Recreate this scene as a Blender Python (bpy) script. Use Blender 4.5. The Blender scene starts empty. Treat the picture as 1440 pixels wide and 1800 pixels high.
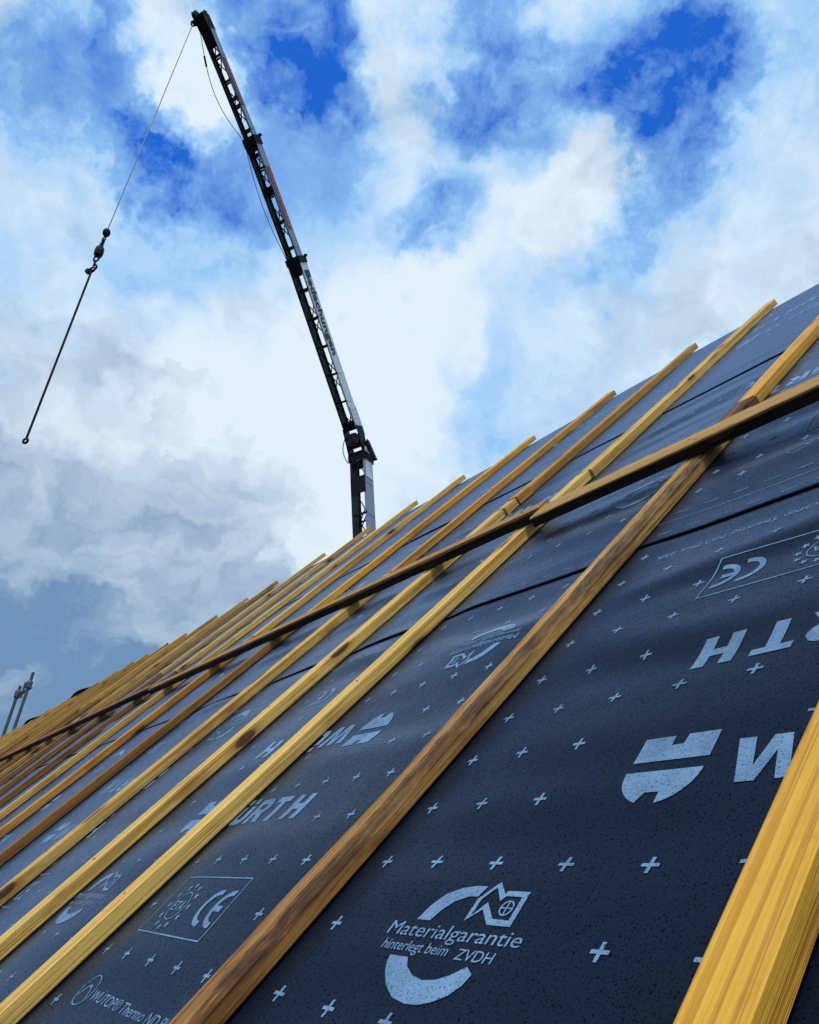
import bpy, bmesh, math, random
import numpy as np
from mathutils import Vector, Matrix
from mathutils.geometry import tessellate_polygon

sc = bpy.context.scene
COL = sc.collection

# ------------------------------------------------------------------ camera
CAM = Vector((0.0, -0.3264, 5.7643))
RIGHT = Vector((0.57810, 0.80733, 0.11841))
UP = Vector((0.32133, -0.35863, 0.87643))
FWD = Vector((-0.75003, 0.46862, 0.46675))
camd = bpy.data.cameras.new('camera')
cam = bpy.data.objects.new('camera', camd)
COL.objects.link(cam)
m = Matrix((RIGHT, UP, -FWD)).transposed().to_4x4()
m.translation = CAM
cam.matrix_world = m
camd.sensor_fit = 'VERTICAL'
camd.sensor_height = 36.0
camd.lens = 29.04
camd.clip_start = 0.02
camd.clip_end = 6000
sc.camera = cam

# ------------------------------------------------------------------ exposure
sc.view_settings.view_transform = 'Standard'
sc.view_settings.look = 'None'
sc.view_settings.gamma = 1.0
sc.view_settings.use_curve_mapping = False
sc.view_settings.exposure = 0.0

# ------------------------------------------------------------------ world
SUN_EL, SUN_AZ = 59.0, 138.0        # degrees; azimuth clockwise from +y
W = bpy.data.worlds.new('World')
sc.world = W
W.use_nodes = True
nt = W.node_tree
nt.nodes.clear()


class NG:
    """small helper to write node graphs"""
    def __init__(self, tree):
        self.t = tree

    def n(self, typ, ins=None, **props):
        nd = self.t.nodes.new(typ)
        for k, v in props.items():
            setattr(nd, k, v)
        for k, v in (ins or {}).items():
            s = nd.inputs[k]
            if hasattr(v, 'is_output'):
                self.t.links.new(v, s)
            else:
                s.default_value = v
        return nd

    def math(self, op, a, b=0.0, c=None, clamp=False):
        d = {0: a, 1: b}
        if c is not None:
            d[2] = c
        return self.n('ShaderNodeMath', d, operation=op, use_clamp=clamp).outputs[0]

    def vmath(self, op, a, b=(0, 0, 0)):
        return self.n('ShaderNodeVectorMath', {0: a, 1: b}, operation=op).outputs[0]

    def mix(self, fac, a, b, blend='MIX'):
        nd = self.t.nodes.new('ShaderNodeMix')
        nd.data_type = 'RGBA'
        nd.blend_type = blend
        for i, v in ((0, fac), (6, a), (7, b)):
            if hasattr(v, 'is_output'):
                self.t.links.new(v, nd.inputs[i])
            else:
                nd.inputs[i].default_value = v
        return nd.outputs[2]

    def ramp(self, fac, stops, interp='LINEAR'):
        nd = self.n('ShaderNodeValToRGB', {0: fac})
        cr = nd.color_ramp
        cr.interpolation = interp
        while len(cr.elements) < len(stops):
            cr.elements.new(0.5)
        for e, (p, c) in zip(cr.elements, stops):
            e.position = p
            e.color = (*c, 1) if len(c) == 3 else c
        return nd.outputs[0]

    def noise(self, vec, scale, detail=4, rough=0.5, dist=0.0, out=0):
        return self.n('ShaderNodeTexNoise', {'Vector': vec, 'Scale': scale, 'Detail': detail,
                                             'Roughness': rough, 'Distortion': dist}).outputs[out]

    def mrange(self, v, a, b, c=0.0, d=1.0, smooth=True):
        return self.n('ShaderNodeMapRange', {0: v, 1: a, 2: b, 3: c, 4: d},
                      interpolation_type='SMOOTHSTEP' if smooth else 'LINEAR').outputs[0]


g = NG(nt)
tc = g.n('ShaderNodeTexCoord').outputs['Generated']
d0 = g.vmath('NORMALIZE', tc)
# clouds lie in a layer: noise is looked up on a plane above, stretched towards the horizon
warp = g.vmath('SUBTRACT', g.noise(d0, 5.0, 6, 0.6, out=1), (0.5, 0.5, 0.5))
warp = g.vmath('MULTIPLY', warp, (0.22, 0.22, 0.22))
dw = g.vmath('NORMALIZE', g.vmath('ADD', d0, warp))
warp2 = g.vmath('SUBTRACT', g.noise(d0, 14.0, 5, 0.62, out=1), (0.5, 0.5, 0.5))
warp2 = g.vmath('MULTIPLY', warp2, (0.09, 0.09, 0.09))
dw2 = g.vmath('NORMALIZE', g.vmath('ADD', dw, warp2))
f1 = g.noise(dw, 3.6, 6, 0.50)
f2 = g.noise(dw2, 8.0, 7, 0.60)
f3 = g.noise(d0, 22.0, 5, 0.6)


def blob(cdir, rad_deg, amp, vec=dw2):
    dot = g.n('ShaderNodeVectorMath', {0: vec, 1: Vector(cdir).normalized()}, operation='DOT_PRODUCT').outputs['Value']
    return g.mrange(dot, math.cos(math.radians(rad_deg)), 1.0, 0.0, amp)


def total(lst):
    s = lst[0]
    for q in lst[1:]:
        s = g.math('ADD', s, q)
    return s


CLEAR = [((-0.562, 0.107, 0.820), 4.6, 0.85), ((-0.530, 0.126, 0.839), 4.0, 0.5), ((-0.567, 0.197, 0.800), 4.0, 0.35),
         ((-0.442, 0.288, 0.850), 4.5, 0.9), ((-0.452, 0.339, 0.825), 5.0, 0.45), ((-0.358, 0.452, 0.817), 4.6, 1.0),
         ((-0.344, 0.410, 0.845), 4.5, 0.45), ((-0.365, 0.506, 0.781), 4.5, 0.45), ((-0.675, -0.002, 0.738), 5.5, 0.8),
         ((-0.671, 0.052, 0.740), 3.5, 0.4), ((-0.699, 0.125, 0.705), 4.0, 0.7), ((-0.699, 0.070, 0.711), 3.5, 0.35),
         ((-0.586, 0.348, 0.732), 3.0, 0.8), ((-0.476, 0.495, 0.727), 4.5, 0.5), ((-0.243, 0.506, 0.828), 5.0, 0.4),
         ((-0.692, -0.088, 0.716), 4.5, 0.35), ((0.45, 0.2, 0.87), 14, 0.9), ((0.2, -0.6, 0.77), 12, 0.9), ((0.1, 0.75, 0.65), 10, 0.8), ((-0.2, -0.25, 0.95), 9, 0.7)]
THICK = [((-0.617, 0.044, 0.786), 4.5, 0.6), ((-0.648, 0.077, 0.758), 4.0, 0.5), ((-0.543, 0.217, 0.811), 3.5, 0.25), ((-0.476, 0.450, 0.756), 4.5, 0.45),
         ((-0.672, 0.361, 0.647), 8.0, 0.4), ((-0.791, 0.304, 0.531), 12.0, 0.5), ((-0.749, 0.447, 0.489), 9.0, 0.4), ((-0.488, 0.211, 0.847), 4.0, 0.4),
         ((-0.659, -0.089, 0.747), 4.0, 0.3), ((-0.322, 0.585, 0.744), 7.0, 0.05), ((-0.88, 0.15, 0.42), 14.0, 0.4), ((-0.95, 0.14, 0.26), 16.0, 0.6)]
GREY = [((-0.946, 0.136, 0.295), 17.0, 0.42), ((-0.969, 0.167, 0.179), 12.0, 0.2), ((-0.879, 0.032, 0.476), 9.0, 0.15), ((-0.672, 0.361, 0.647), 14.0, -0.25), ((-0.75, 0.447, 0.489), 12.0, -0.35)]
cover = g.math('MULTIPLY_ADD', g.math('SUBTRACT', f1, 0.5), 1.05, 0.69)
cover = g.math('MULTIPLY_ADD', g.math('SUBTRACT', f2, 0.5), 0.66, cover)
cover = g.math('MULTIPLY_ADD', g.math('SUBTRACT', f3, 0.5), 0.30, cover)
holes = total([blob(c_, r_ * 1.45, a_) for c_, r_, a_ in CLEAR])
holes = g.math('MULTIPLY', holes, g.mrange(g.math('MULTIPLY_ADD', f3, 0.4, f2), 0.95, 0.45, 0.10, 0.60, smooth=False))
cover = g.math('SUBTRACT', cover, holes)
cover = g.math('ADD', cover, g.math('MULTIPLY', total([blob(*b) for b in THICK]), 0.80))
cover = g.math('MINIMUM', g.math('MAXIMUM', cover, 0.0), 1.2)
sky = g.n('ShaderNodeTexSky', sky_type='NISHITA', sun_disc=False,
          sun_elevation=math.radians(SUN_EL), sun_rotation=math.radians(SUN_AZ)).outputs[0]
blue = g.mix(1.0, sky, (0.07, 0.80, 2.4, 1), 'MULTIPLY')
z = g.n('ShaderNodeSeparateXYZ', {0: d0}).outputs[2]
lowgrey = g.mrange(z, 0.62, 0.10, 0.0, 0.42)
f5 = g.noise(g.vmath('MULTIPLY', dw2, (1.0, 1.0, 2.2)), 6.5, 6, 0.55)
grey = g.math('ADD', g.math('MULTIPLY_ADD', g.math('SUBTRACT', g.math('MULTIPLY_ADD', f5, 1.5, f2), 1.25), 1.05, lowgrey), total([blob(*b) for b in GREY]))
grey = g.math('MINIMUM', g.math('MAXIMUM', grey, 0.0), 1.0)
cloud = g.mix(grey, (7.6, 8.8, 9.9, 1), (1.6, 2.9, 4.9, 1))
haze = g.mix(1.0, cloud, (0.40, 0.66, 0.95, 1), 'MULTIPLY')      # thin veil
veil = g.mix(g.mrange(cover, -0.02, 0.58, smooth=False), blue, haze)
skycol = g.mix(g.mrange(cover, 0.42, 1.02), veil, cloud)
bg = g.n('ShaderNodeBackground', {'Color': skycol, 'Strength': 0.1})
wo = g.n('ShaderNodeOutputWorld', {'Surface': bg.outputs[0]})

# ------------------------------------------------------------------ sun behind the clouds
sd = bpy.data.lights.new('sun', 'SUN')
sd.energy = 2.2
sd.angle = math.radians(10)
sd.color = (1.0, 0.93, 0.82)
sun = bpy.data.objects.new('sun', sd)
COL.objects.link(sun)
a, e = math.radians(SUN_AZ), math.radians(SUN_EL)
SUNV = Vector((math.sin(a) * math.cos(e), math.cos(a) * math.cos(e), math.sin(e)))
sun.rotation_euler = SUNV.to_track_quat('Z', 'Y').to_euler()
sun.location = (0, 0, 40)

# ------------------------------------------------------------------ helpers
PITCH = math.radians(51)
F0 = Vector((0, 0, 5.5))
X = Vector((1, 0, 0))
V = Vector((0, math.cos(PITCH), math.sin(PITCH)))
N = Vector((0, -math.sin(PITCH), math.cos(PITCH)))
ROOFM = Matrix((X, V, N)).transposed().to_4x4()
ROOFM.translation = F0
RIDGE_V = 3.905
rng = random.Random(7)


def link(o, parent=None):
    COL.objects.link(o)
    if parent is not None:
        o.parent = parent
    return o


def thing(name, label, cat, loc=(0, 0, 0), group=None, kind=None):
    o = bpy.data.objects.new(name, None)
    o.location = loc
    o.empty_display_size = 0.2
    COL.objects.link(o)
    o['label'] = label
    o['category'] = cat
    if group:
        o['group'] = group
    if kind:
        o['kind'] = kind
    return o


def mesh_obj(name, verts, faces, mat, parent=None, smooth=False, origin=None):
    me = bpy.data.meshes.new(name)
    me.from_pydata([tuple(v) for v in verts], [], faces)
    me.update()
    if smooth:
        me.polygons.foreach_set('use_smooth', [True] * len(me.polygons))
    if mat:
        me.materials.append(mat)
    o = bpy.data.objects.new(name, me)
    link(o, parent)
    return o


def bm_obj(name, bm, mat, parent=None, smooth=False, world=True):
    bmesh.ops.recalc_face_normals(bm, faces=bm.faces[:])
    me = bpy.data.meshes.new(name)
    bm.to_mesh(me)
    bm.free()
    if smooth:
        me.polygons.foreach_set('use_smooth', [True] * len(me.polygons))
    if mat:
        me.materials.append(mat)
    o = bpy.data.objects.new(name, me)
    link(o, parent)
    if parent is not None and world:
        # geometry given in world coordinates
        me.transform(Matrix.Translation(-parent_loc(parent)))
    return o


def parent_loc(p):
    v = Vector(p.location)
    q = p.parent
    while q is not None:
        v += Vector(q.location)
        q = q.parent
    return v


def frame(a, s):
    a = a.normalized()
    s = (s - a * s.dot(a)).normalized()
    return a, s, a.cross(s)


def bar(bm, p, q, r=0.02, n=6, r2=None):
    """round bar between two points"""
    p, q = Vector(p), Vector(q)
    a, s, t = frame(q - p, Vector((0.31, 0.52, 0.79)) if abs((q - p).normalized().dot(Vector((0.31, 0.52, 0.79)))) < 0.95 else Vector((1, 0, 0)))
    rings = []
    for c, rr in ((p, r), (q, r if r2 is None else r2)):
        rings.append([bm.verts.new(c + s * (rr * math.cos(2 * math.pi * i / n)) + t * (rr * math.sin(2 * math.pi * i / n))) for i in range(n)])
    for i in range(n):
        j = (i + 1) % n
        bm.faces.new((rings[0][i], rings[0][j], rings[1][j], rings[1][i]))
    bm.faces.new(rings[0][::-1])
    bm.faces.new(rings[1])


def beam(bm, p, q, s, ws, wt):
    """rectangular beam p->q, ws wide along s, wt along the third axis"""
    p, q = Vector(p), Vector(q)
    a, s, t = frame(q - p, s)
    vs = []
    for c in (p, q):
        for i, j in ((-1, -1), (1, -1), (1, 1), (-1, 1)):
            vs.append(bm.verts.new(c + s * (ws / 2 * i) + t * (wt / 2 * j)))
    for f in ((3, 2, 1, 0), (4, 5, 6, 7), (0, 1, 5, 4), (1, 2, 6, 5), (2, 3, 7, 6), (3, 0, 4, 7)):
        bm.faces.new([vs[i] for i in f])


def tube(bm, pts, r, n=6, closed=False):
    pts = [Vector(p) for p in pts]
    rings = []
    k = len(pts)
    ref = None
    for i, p in enumerate(pts):
        if closed:
            tg = pts[(i + 1) % k] - pts[(i - 1) % k]
        else:
            tg = pts[min(i + 1, k - 1)] - pts[max(i - 1, 0)]
        tg.normalize()
        if ref is None:
            ref = Vector((0.2, 0.9, 0.3)) if abs(tg.y) < 0.9 else Vector((1, 0, 0))
        s = (ref - tg * ref.dot(tg)).normalized()
        ref = s
        t = tg.cross(s)
        rings.append([bm.verts.new(p + s * (r * math.cos(2 * math.pi * j / n)) + t * (r * math.sin(2 * math.pi * j / n))) for j in range(n)])
    for i in range(k if closed else k - 1):
        A, Bq = rings[i], rings[(i + 1) % k]
        for j in range(n):
            bm.faces.new((A[j], A[(j + 1) % n], Bq[(j + 1) % n], Bq[j]))
    if not closed:
        bm.faces.new(rings[0][::-1])
        bm.faces.new(rings[-1])


def lathe(bm, c, axis, prof, n=16):
    """prof: list of (distance along axis, radius)"""
    a, s, t = frame(Vector(axis), Vector((0.3, 0.8, 0.52)))
    c = Vector(c)
    rings = []
    for d, r in prof:
        rings.append([bm.verts.new(c + a * d + s * (r * math.cos(2 * math.pi * j / n)) + t * (r * math.sin(2 * math.pi * j / n))) for j in range(n)])
    for A, Bq in zip(rings, rings[1:]):
        for j in range(n):
            bm.faces.new((A[j], A[(j + 1) % n], Bq[(j + 1) % n], Bq[j]))
    bm.faces.new(rings[0][::-1])
    bm.faces.new(rings[-1])


# ------------------------------------------------------------------ materials
def new_mat(name):
    m = bpy.data.materials.new(name)
    m.use_nodes = True
    m.node_tree.nodes.clear()
    return m, NG(m.node_tree)


def finish(q, **ins):
    p = q.n('ShaderNodeBsdfPrincipled')
    for k, v in ins.items():
        k = k.replace('_', ' ')
        if hasattr(v, 'is_output'):
            q.t.links.new(v, p.inputs[k])
        else:
            p.inputs[k].default_value = v
    q.n('ShaderNodeOutputMaterial', {'Surface': p.outputs[0]})
    return p


def simple(name, col, rough=0.5, metal=0.0, var=0.25, scale=6.0, spec=0.5):
    m, q = new_mat(name)
    oc = q.n('ShaderNodeTexCoord').outputs['Object']
    nz = q.noise(oc, scale, 6, 0.6)
    c = q.mix(nz, (*[x * (1 - var) for x in col], 1), (*[min(1, x * (1 + var)) for x in col], 1))
    r = q.mrange(nz, 0.3, 0.7, rough * 0.85, min(1, rough * 1.15))
    bmp = q.n('ShaderNodeBump', {'Strength': 0.15, 'Distance': 0.01, 'Height': q.noise(oc, scale * 8, 4)})
    finish(q, Base_Color=c, Roughness=r, Metallic=metal, Normal=bmp.outputs[0], Specular_IOR_Level=spec)
    return m


def membrane_mat(name, col, printed=False, gloss=1.0):
    m, q = new_mat(name)
    oc = q.n('ShaderNodeTexCoord').outputs['Object']
    big = q.noise(oc, 1.7, 5, 0.6)
    mid = q.noise(oc, 14.0, 5, 0.6)
    fib = q.noise(oc, 420.0, 3, 0.6)
    c = q.mix(q.mrange(big, 0.3, 0.7), (*[x * 0.82 for x in col], 1), (*[x * 1.2 for x in col], 1))
    # rain drops standing on the sheet: many small round beads of several sizes
    heights, masks = [], []
    for sc_, keep, rad in ((190.0, 0.36, 0.22), (320.0, 0.30, 0.25), (105.0, 0.66, 0.16)):
        vo = q.n('ShaderNodeTexVoronoi', {'Vector': oc, 'Scale': sc_, 'Randomness': 1.0}, voronoi_dimensions='2D')
        rnd = q.n('ShaderNodeSeparateColor', {0: vo.outputs['Color']})
        lim = q.math('MULTIPLY', q.math('MULTIPLY_ADD', rnd.outputs[1], 0.6, 0.4), rad)
        on = q.math('GREATER_THAN', q.math('MULTIPLY_ADD', mid, 0.35, q.math('SUBTRACT', rnd.outputs[0], 0.17)), keep)
        t = q.math('DIVIDE', vo.outputs['Distance'], lim)
        hgt = q.math('SQRT', q.math('MAXIMUM', q.math('SUBTRACT', 1.0, q.math('MULTIPLY', t, t)), 0.0))
        hgt = q.math('MULTIPLY', hgt, on)
        heights.append(q.math('MULTIPLY', hgt, 120.0 / sc_))
        masks.append(q.math('MINIMUM', q.math('MULTIPLY', hgt, 3.0), 1.0))
    H = q.math('ADD', q.math('ADD', heights[0], heights[1]), heights[2])
    M = q.math('MAXIMUM', q.math('MAXIMUM', masks[0], masks[1]), masks[2])
    b1 = q.n('ShaderNodeBump', {'Strength': 0.25, 'Distance': 0.004, 'Height': q.math('MULTIPLY_ADD', mid, 1.0, q.math('MULTIPLY', fib, 0.12))})
    b2 = q.n('ShaderNodeBump', {'Strength': 0.55, 'Distance': 0.0010, 'Height': H, 'Normal': b1.outputs[0]})
    if printed:                               # thin, slightly rubbed ink
        c = q.mix(q.mrange(q.math('MULTIPLY_ADD', fib, 0.5, mid), 0.55, 1.0, 0.0, 0.5), c, (0.03, 0.055, 0.11, 1))
    wet = q.mix(M, c, (*[x * 0.45 for x in col], 1))          # a wet spot is darker than the dry fleece
    r = q.mix(M, (0.34, 0.34, 0.34, 1), (0.16, 0.16, 0.16, 1))
    # dark fleece under a thin bluish film: the film mirrors the sky, more so at a flat angle
    dif = q.n('ShaderNodeBsdfDiffuse', {'Color': wet, 'Normal': b2.outputs[0]})
    glo = q.n('ShaderNodeBsdfGlossy', {'Color': (0.58, 0.70, 0.90, 1), 'Roughness': q.n('ShaderNodeSeparateColor', {0: r}).outputs[0], 'Normal': b2.outputs[0]})
    fr = q.n('ShaderNodeFresnel', {'IOR': 1.30, 'Normal': b1.outputs[0]})
    mx = q.n('ShaderNodeMixShader', {0: q.math('MULTIPLY', q.math('MULTIPLY', q.math('MINIMUM', q.math('POWER', fr.outputs[0], 1.3), 0.27), 1.65 * gloss), q.math('MULTIPLY_ADD', M, -0.65, 1.0)), 1: dif.outputs[0], 2: glo.outputs[0]})
    q.n('ShaderNodeOutputMaterial', {'Surface': mx.outputs[0]})
    return m


def wood_mat(name, light, dark, knot=(0.07, 0.025, 0.008), weather=0.0, rough=0.6, lit_top=None):
    m, q = new_mat(name)
    oc = q.n('ShaderNodeTexCoord').outputs['Object']
    oi = q.n('ShaderNodeObjectInfo')
    rnd = oi.outputs['Random']
    off = q.n('ShaderNodeCombineXYZ', {0: q.math('MULTIPLY', rnd, 37.0), 1: q.math('MULTIPLY', rnd, 11.0), 2: q.math('MULTIPLY', rnd, 5.0)}).outputs[0]
    p = q.vmath('ADD', oc, off)
    wob = q.noise(q.vmath('MULTIPLY', p, (1.6, 14.0, 14.0)), 1.0, 4, 0.55)
    # growth rings: thin lines along the length, wandering a little
    lines = q.noise(q.vmath('MULTIPLY', p, (0.9, 150.0, 120.0)), 1.0, 3, 0.55, 0.25)
    ringl = q.mrange(lines, 0.49, 0.58)
    fine = q.noise(q.vmath('MULTIPLY', p, (9.0, 420.0, 420.0)), 1.0, 4, 0.65)
    stain = q.noise(q.vmath('MULTIPLY', p, (4.5, 17.0, 17.0)), 1.0, 6, 0.66)
    k = q.math('MULTIPLY_ADD', ringl, 0.66, q.math('MULTIPLY', q.math('SUBTRACT', wob, 0.3), 0.85))
    k = q.math('MULTIPLY_ADD', q.math('SUBTRACT', fine, 0.5), 1.1, k)
    c = q.mix(q.mrange(k, 0.0, 1.0, smooth=False), (*light, 1), (*dark, 1))
    c = q.mix(q.mrange(stain, 0.53 - 0.06 * weather, 0.66, 0.0, 0.50 + 0.3 * weather), c, (dark[0] * 0.6, dark[1] * 0.52, dark[2] * 0.45, 1))
    # knots
    vo = q.n('ShaderNodeTexVoronoi', {'Vector': q.vmath('MULTIPLY', p, (3.6, 11.0, 11.0)), 'Scale': 1.0, 'Randomness': 1.0})
    kd = q.math('ADD', vo.outputs['Distance'], q.math('MULTIPLY', q.math('SUBTRACT', fine, 0.5), 0.05))
    kn = q.mrange(kd, 0.17, 0.12, 0.0, 0.92)
    kr = q.mrange(kd, 0.30, 0.16, 0.0, 0.50)
    c = q.mix(kr, c, (dark[0] * 0.62, dark[1] * 0.5, dark[2] * 0.4, 1))
    c = q.mix(kn, c, (*knot, 1))
    saw = q.noise(q.vmath('MULTIPLY', p, (190.0, 6.0, 6.0)), 1.0, 2, 0.5)
    c = q.mix(q.mrange(saw, 0.54, 0.72, 0.0, 0.12), c, (*dark, 1))
    slowv = q.noise(q.vmath('MULTIPLY', p, (0.9, 3.0, 3.0)), 1.0, 2, 0.5)
    c = q.mix(1.0, c, q.mix(slowv, (0.70, 0.60, 0.50, 1), (1.22, 1.25, 1.3, 1)), 'MULTIPLY')
    c = q.mix(1.0, c, oi.outputs['Color'], 'MULTIPLY')
    sp = q.noise(q.vmath('MULTIPLY', p, (40.0, 80.0, 80.0)), 1.0, 3, 0.6)
    c = q.mix(q.mrange(sp, 0.68, 0.80, 0.0, 0.3 + 0.45 * weather), c, (0.05, 0.025, 0.012, 1))
    if weather > 0.9:
        # grey-brown bark side and a pale torn strip where the edge has split
        xyz = q.n('ShaderNodeSeparateXYZ', {0: oc})
        rag = q.noise(q.vmath('MULTIPLY', p, (16.0, 60.0, 60.0)), 1.0, 8, 0.70)
        slow = q.noise(q.vmath('MULTIPLY', p, (2.4, 9.0, 9.0)), 1.0, 3, 0.5)
        yy = q.math('MULTIPLY_ADD', q.math('SUBTRACT', rag, 0.5), 0.034, xyz.outputs[1])
        yy = q.math('MULTIPLY_ADD', q.math('SUBTRACT', slow, 0.5), 0.060, yy)
        topz = q.mrange(xyz.outputs[2], 0.012, 0.020)
        crack = q.noise(q.vmath('MULTIPLY', p, (3.5, 210.0, 150.0)), 1.0, 5, 0.6, 0.4)
        c = q.mix(q.mrange(crack, 0.56, 0.66, 0.0, 0.75), c, (0.06, 0.028, 0.012, 1))
        pale = q.noise(q.vmath('MULTIPLY', p, (5.0, 120.0, 90.0)), 1.0, 4, 0.6)
        c = q.mix(q.math('MULTIPLY', q.mrange(pale, 0.54, 0.66, 0.0, 0.7), topz), c, (0.72, 0.47, 0.19, 1))
        bark = q.math('MULTIPLY', q.mrange(yy, 0.001, -0.006), topz)
        c = q.mix(q.math('MULTIPLY', bark, q.mrange(rag, 0.30, 0.64, 1.0, 0.55)), c, (0.060, 0.030, 0.015, 1))
        low = q.mrange(xyz.outputs[0], 3.3, 1.9, 0.0, 0.6)      # the lower end is darker and red-brown
        c = q.mix(low, c, q.mix(1.0, c, (0.62, 0.46, 0.36, 1), 'MULTIPLY'))
    if lit_top:
        # brown board: shade is painted into the side colour, the top kept pale as lit
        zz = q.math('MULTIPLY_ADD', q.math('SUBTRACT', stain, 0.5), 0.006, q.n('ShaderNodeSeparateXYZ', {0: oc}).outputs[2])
        lit_mask = q.math('MULTIPLY', q.mrange(zz, 0.0235, 0.0262), q.mrange(lines, 0.64, 0.46, 0.55, 1.0))
        bc = q.mix(fine, (*lit_top, 1), (lit_top[0] * 0.6, lit_top[1] * 0.55, lit_top[2] * 0.5, 1))
        c = q.mix(lit_mask, c, q.mix(1.0, bc, oi.outputs['Color'], 'MULTIPLY'))
    hh = q.math('MULTIPLY_ADD', fine, 0.6, q.math('MULTIPLY', ringl, -0.35))
    hh = q.math('SUBTRACT', hh, q.math('MULTIPLY', kn, 0.7))
    bmp = q.n('ShaderNodeBump', {'Strength': 0.6 + 0.35 * weather, 'Distance': 0.003, 'Height': hh})
    finish(q, Base_Color=c, Roughness=q.mrange(fine, 0.3, 0.7, rough - 0.08, rough + 0.12), Normal=bmp.outputs[0], Specular_IOR_Level=0.3)
    return m


M_MEMB = membrane_mat('underlay_fleece', (0.0050, 0.0082, 0.0175))
M_PRINT = membrane_mat('underlay_print', (0.20, 0.33, 0.49), printed=True, gloss=0.4)
M_WOOD = wood_mat('pine_fresh', (0.76, 0.50, 0.105), (0.50, 0.255, 0.038))
M_OLD = wood_mat('pine_weathered', (0.62, 0.36, 0.090), (0.36, 0.165, 0.036), weather=1.0, rough=0.72)
M_SHADEB = wood_mat('brown_board_shaded_sides', (0.026, 0.012, 0.006), (0.011, 0.006, 0.004), weather=0.4, rough=0.7, lit_top=(0.72, 0.44, 0.13))  # dark brown timber, near-black sides imitate shade, pale top imitates light
M_TILEB = wood_mat('pine_rough_sawn', (0.52, 0.32, 0.11), (0.28, 0.14, 0.045), weather=0.5, rough=0.7)
M_DECK = simple('deck_boards', (0.30, 0.22, 0.13), 0.8)
M_PLASTER = simple('plaster_wall', (0.55, 0.52, 0.46), 0.9, scale=3)
M_BLACK = simple('black_steel', (0.006, 0.006, 0.007), 0.6, 0.0, spec=0.15)
M_DARK = simple('dark_aluminium', (0.016, 0.016, 0.019), 0.55, 0.0, spec=0.2)
M_GREY = simple('grey_aluminium', (0.62, 0.64, 0.64), 0.45, 0.2, var=0.12)
M_BLUEGREY = simple('bluegrey_aluminium', (0.22, 0.25, 0.31), 0.4, 0.1, var=0.3, scale=3)
M_STEEL = simple('galvanised_steel', (0.07, 0.085, 0.09), 0.5, 0.3)
M_CABLE = simple('steel_rope', (0.16, 0.20, 0.23), 0.5, 0.2)
M_RED = simple('red_paint', (0.26, 0.03, 0.035), 0.45)
M_PINK = simple('faded_pale_red_paint', (0.42, 0.20, 0.22), 0.5)
M_INK = simple('black_lettering', (0.008, 0.009, 0.02), 0.5)
M_SCREW = simple('zinc_screw', (0.06, 0.055, 0.05), 0.5, 0.6)
M_GROUND = simple('ground_soil', (0.05, 0.055, 0.03), 0.95, scale=0.4)
M_BARK = simple('bark', (0.09, 0.065, 0.045), 0.9)
M_LEAF = simple('leaves', (0.045, 0.085, 0.04), 0.6, scale=2)
M_TYRE = simple('tyre_rubber', (0.015, 0.015, 0.015), 0.8)

# ------------------------------------------------------------------ roof layout
U_END, U_MAX = -19.6, 1.6
RIGHT_EDGES = [1.55, 0.92, 0.28, -0.342, -0.966, -1.580, -2.030, -2.555, -3.19, -3.85, -4.50, -5.13, -5.85, -6.60, -7.28]
while RIGHT_EDGES[-1] > U_END + 0.75:
    RIGHT_EDGES.append(RIGHT_EDGES[-1] - 0.69 - 0.04 * math.sin(len(RIGHT_EDGES) * 2.1))
BW, BT = 0.050, 0.030
UB = np.array([r - BW / 2 for r in RIGHT_EDGES])

_r = np.random.RandomState(3)
_waves = []
for _ in range(26):
    ku = _r.normal(0, 2.6)
    kv = _r.normal(0, 1) * 16 + 4
    _waves.append((ku, kv, _r.uniform(0, 6.28), 1.0 / (1 + abs(kv) / 14)))


_creases = []
for _ in range(18):
    _creases.append((_r.normal(0, 5), _r.choice([-1, 1]) * _r.uniform(34, 62), _r.uniform(0, 6.28), _r.uniform(0.4, 1)))


def height(u, v):
    """underlay surface above the roof plane (metres): sag, wrinkles, pressed down by the battens"""
    u = np.asarray(u, float)
    v = np.asarray(v, float)
    z = np.zeros(np.broadcast(u, v).shape)
    for ku, kv, ph, am in _waves:
        z = z + am * np.sin(ku * u + kv * v + ph)
    z = z * 0.0015 * np.clip(1.0 - 0.62 * (v - 2.3) / 0.4, 0.25, 1.0)
    for ku, kv, ph, am in _creases:
        z = z + 0.00022 * am * np.sin(ku * u + kv * v + ph)
    # slack folds along the rows
    z = z + 0.015 * np.exp(-((v - 1.565 - 0.03 * np.sin(1.7 * u)) / 0.055) ** 2) * (0.65 + 0.35 * np.sin(2.3 * u + 1.0))
    z = z + 0.0048 * np.exp(-((v - 1.19 - 0.12 * np.sin(2.1 * u + 0.6)) / 0.035) ** 2)
    z = z + 0.0042 * np.exp(-((v - 1.02 + 0.20 * np.sin(1.6 * u + 1.9)) / 0.05) ** 2)
    z = z + 0.0040 * np.exp(-((v - 2.9 - 0.15 * np.sin(1.4 * u)) / 0.05) ** 2)
    z = z + 0.0045 * np.exp(-((v - 2.35 + 0.10 * np.sin(1.9 * u)) / 0.045) ** 2)
    dist = np.min(np.abs(np.asarray(u)[..., None] - UB), axis=-1)
    w = 1 - np.exp(-((np.maximum(dist - 0.02, 0)) / 0.085) ** 2)
    fade = np.clip((u + 14) / 10, 0.35, 1.0)
    return z * w * fade


# sheets: (lower edge, upper edge, phase of the print)
SHEETS = [(-1.385, 0.115, 0.35), (-0.050, 1.450, 0.0), (1.285, 2.785, 0.745), (2.632, 4.132, 0.30)]


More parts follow.
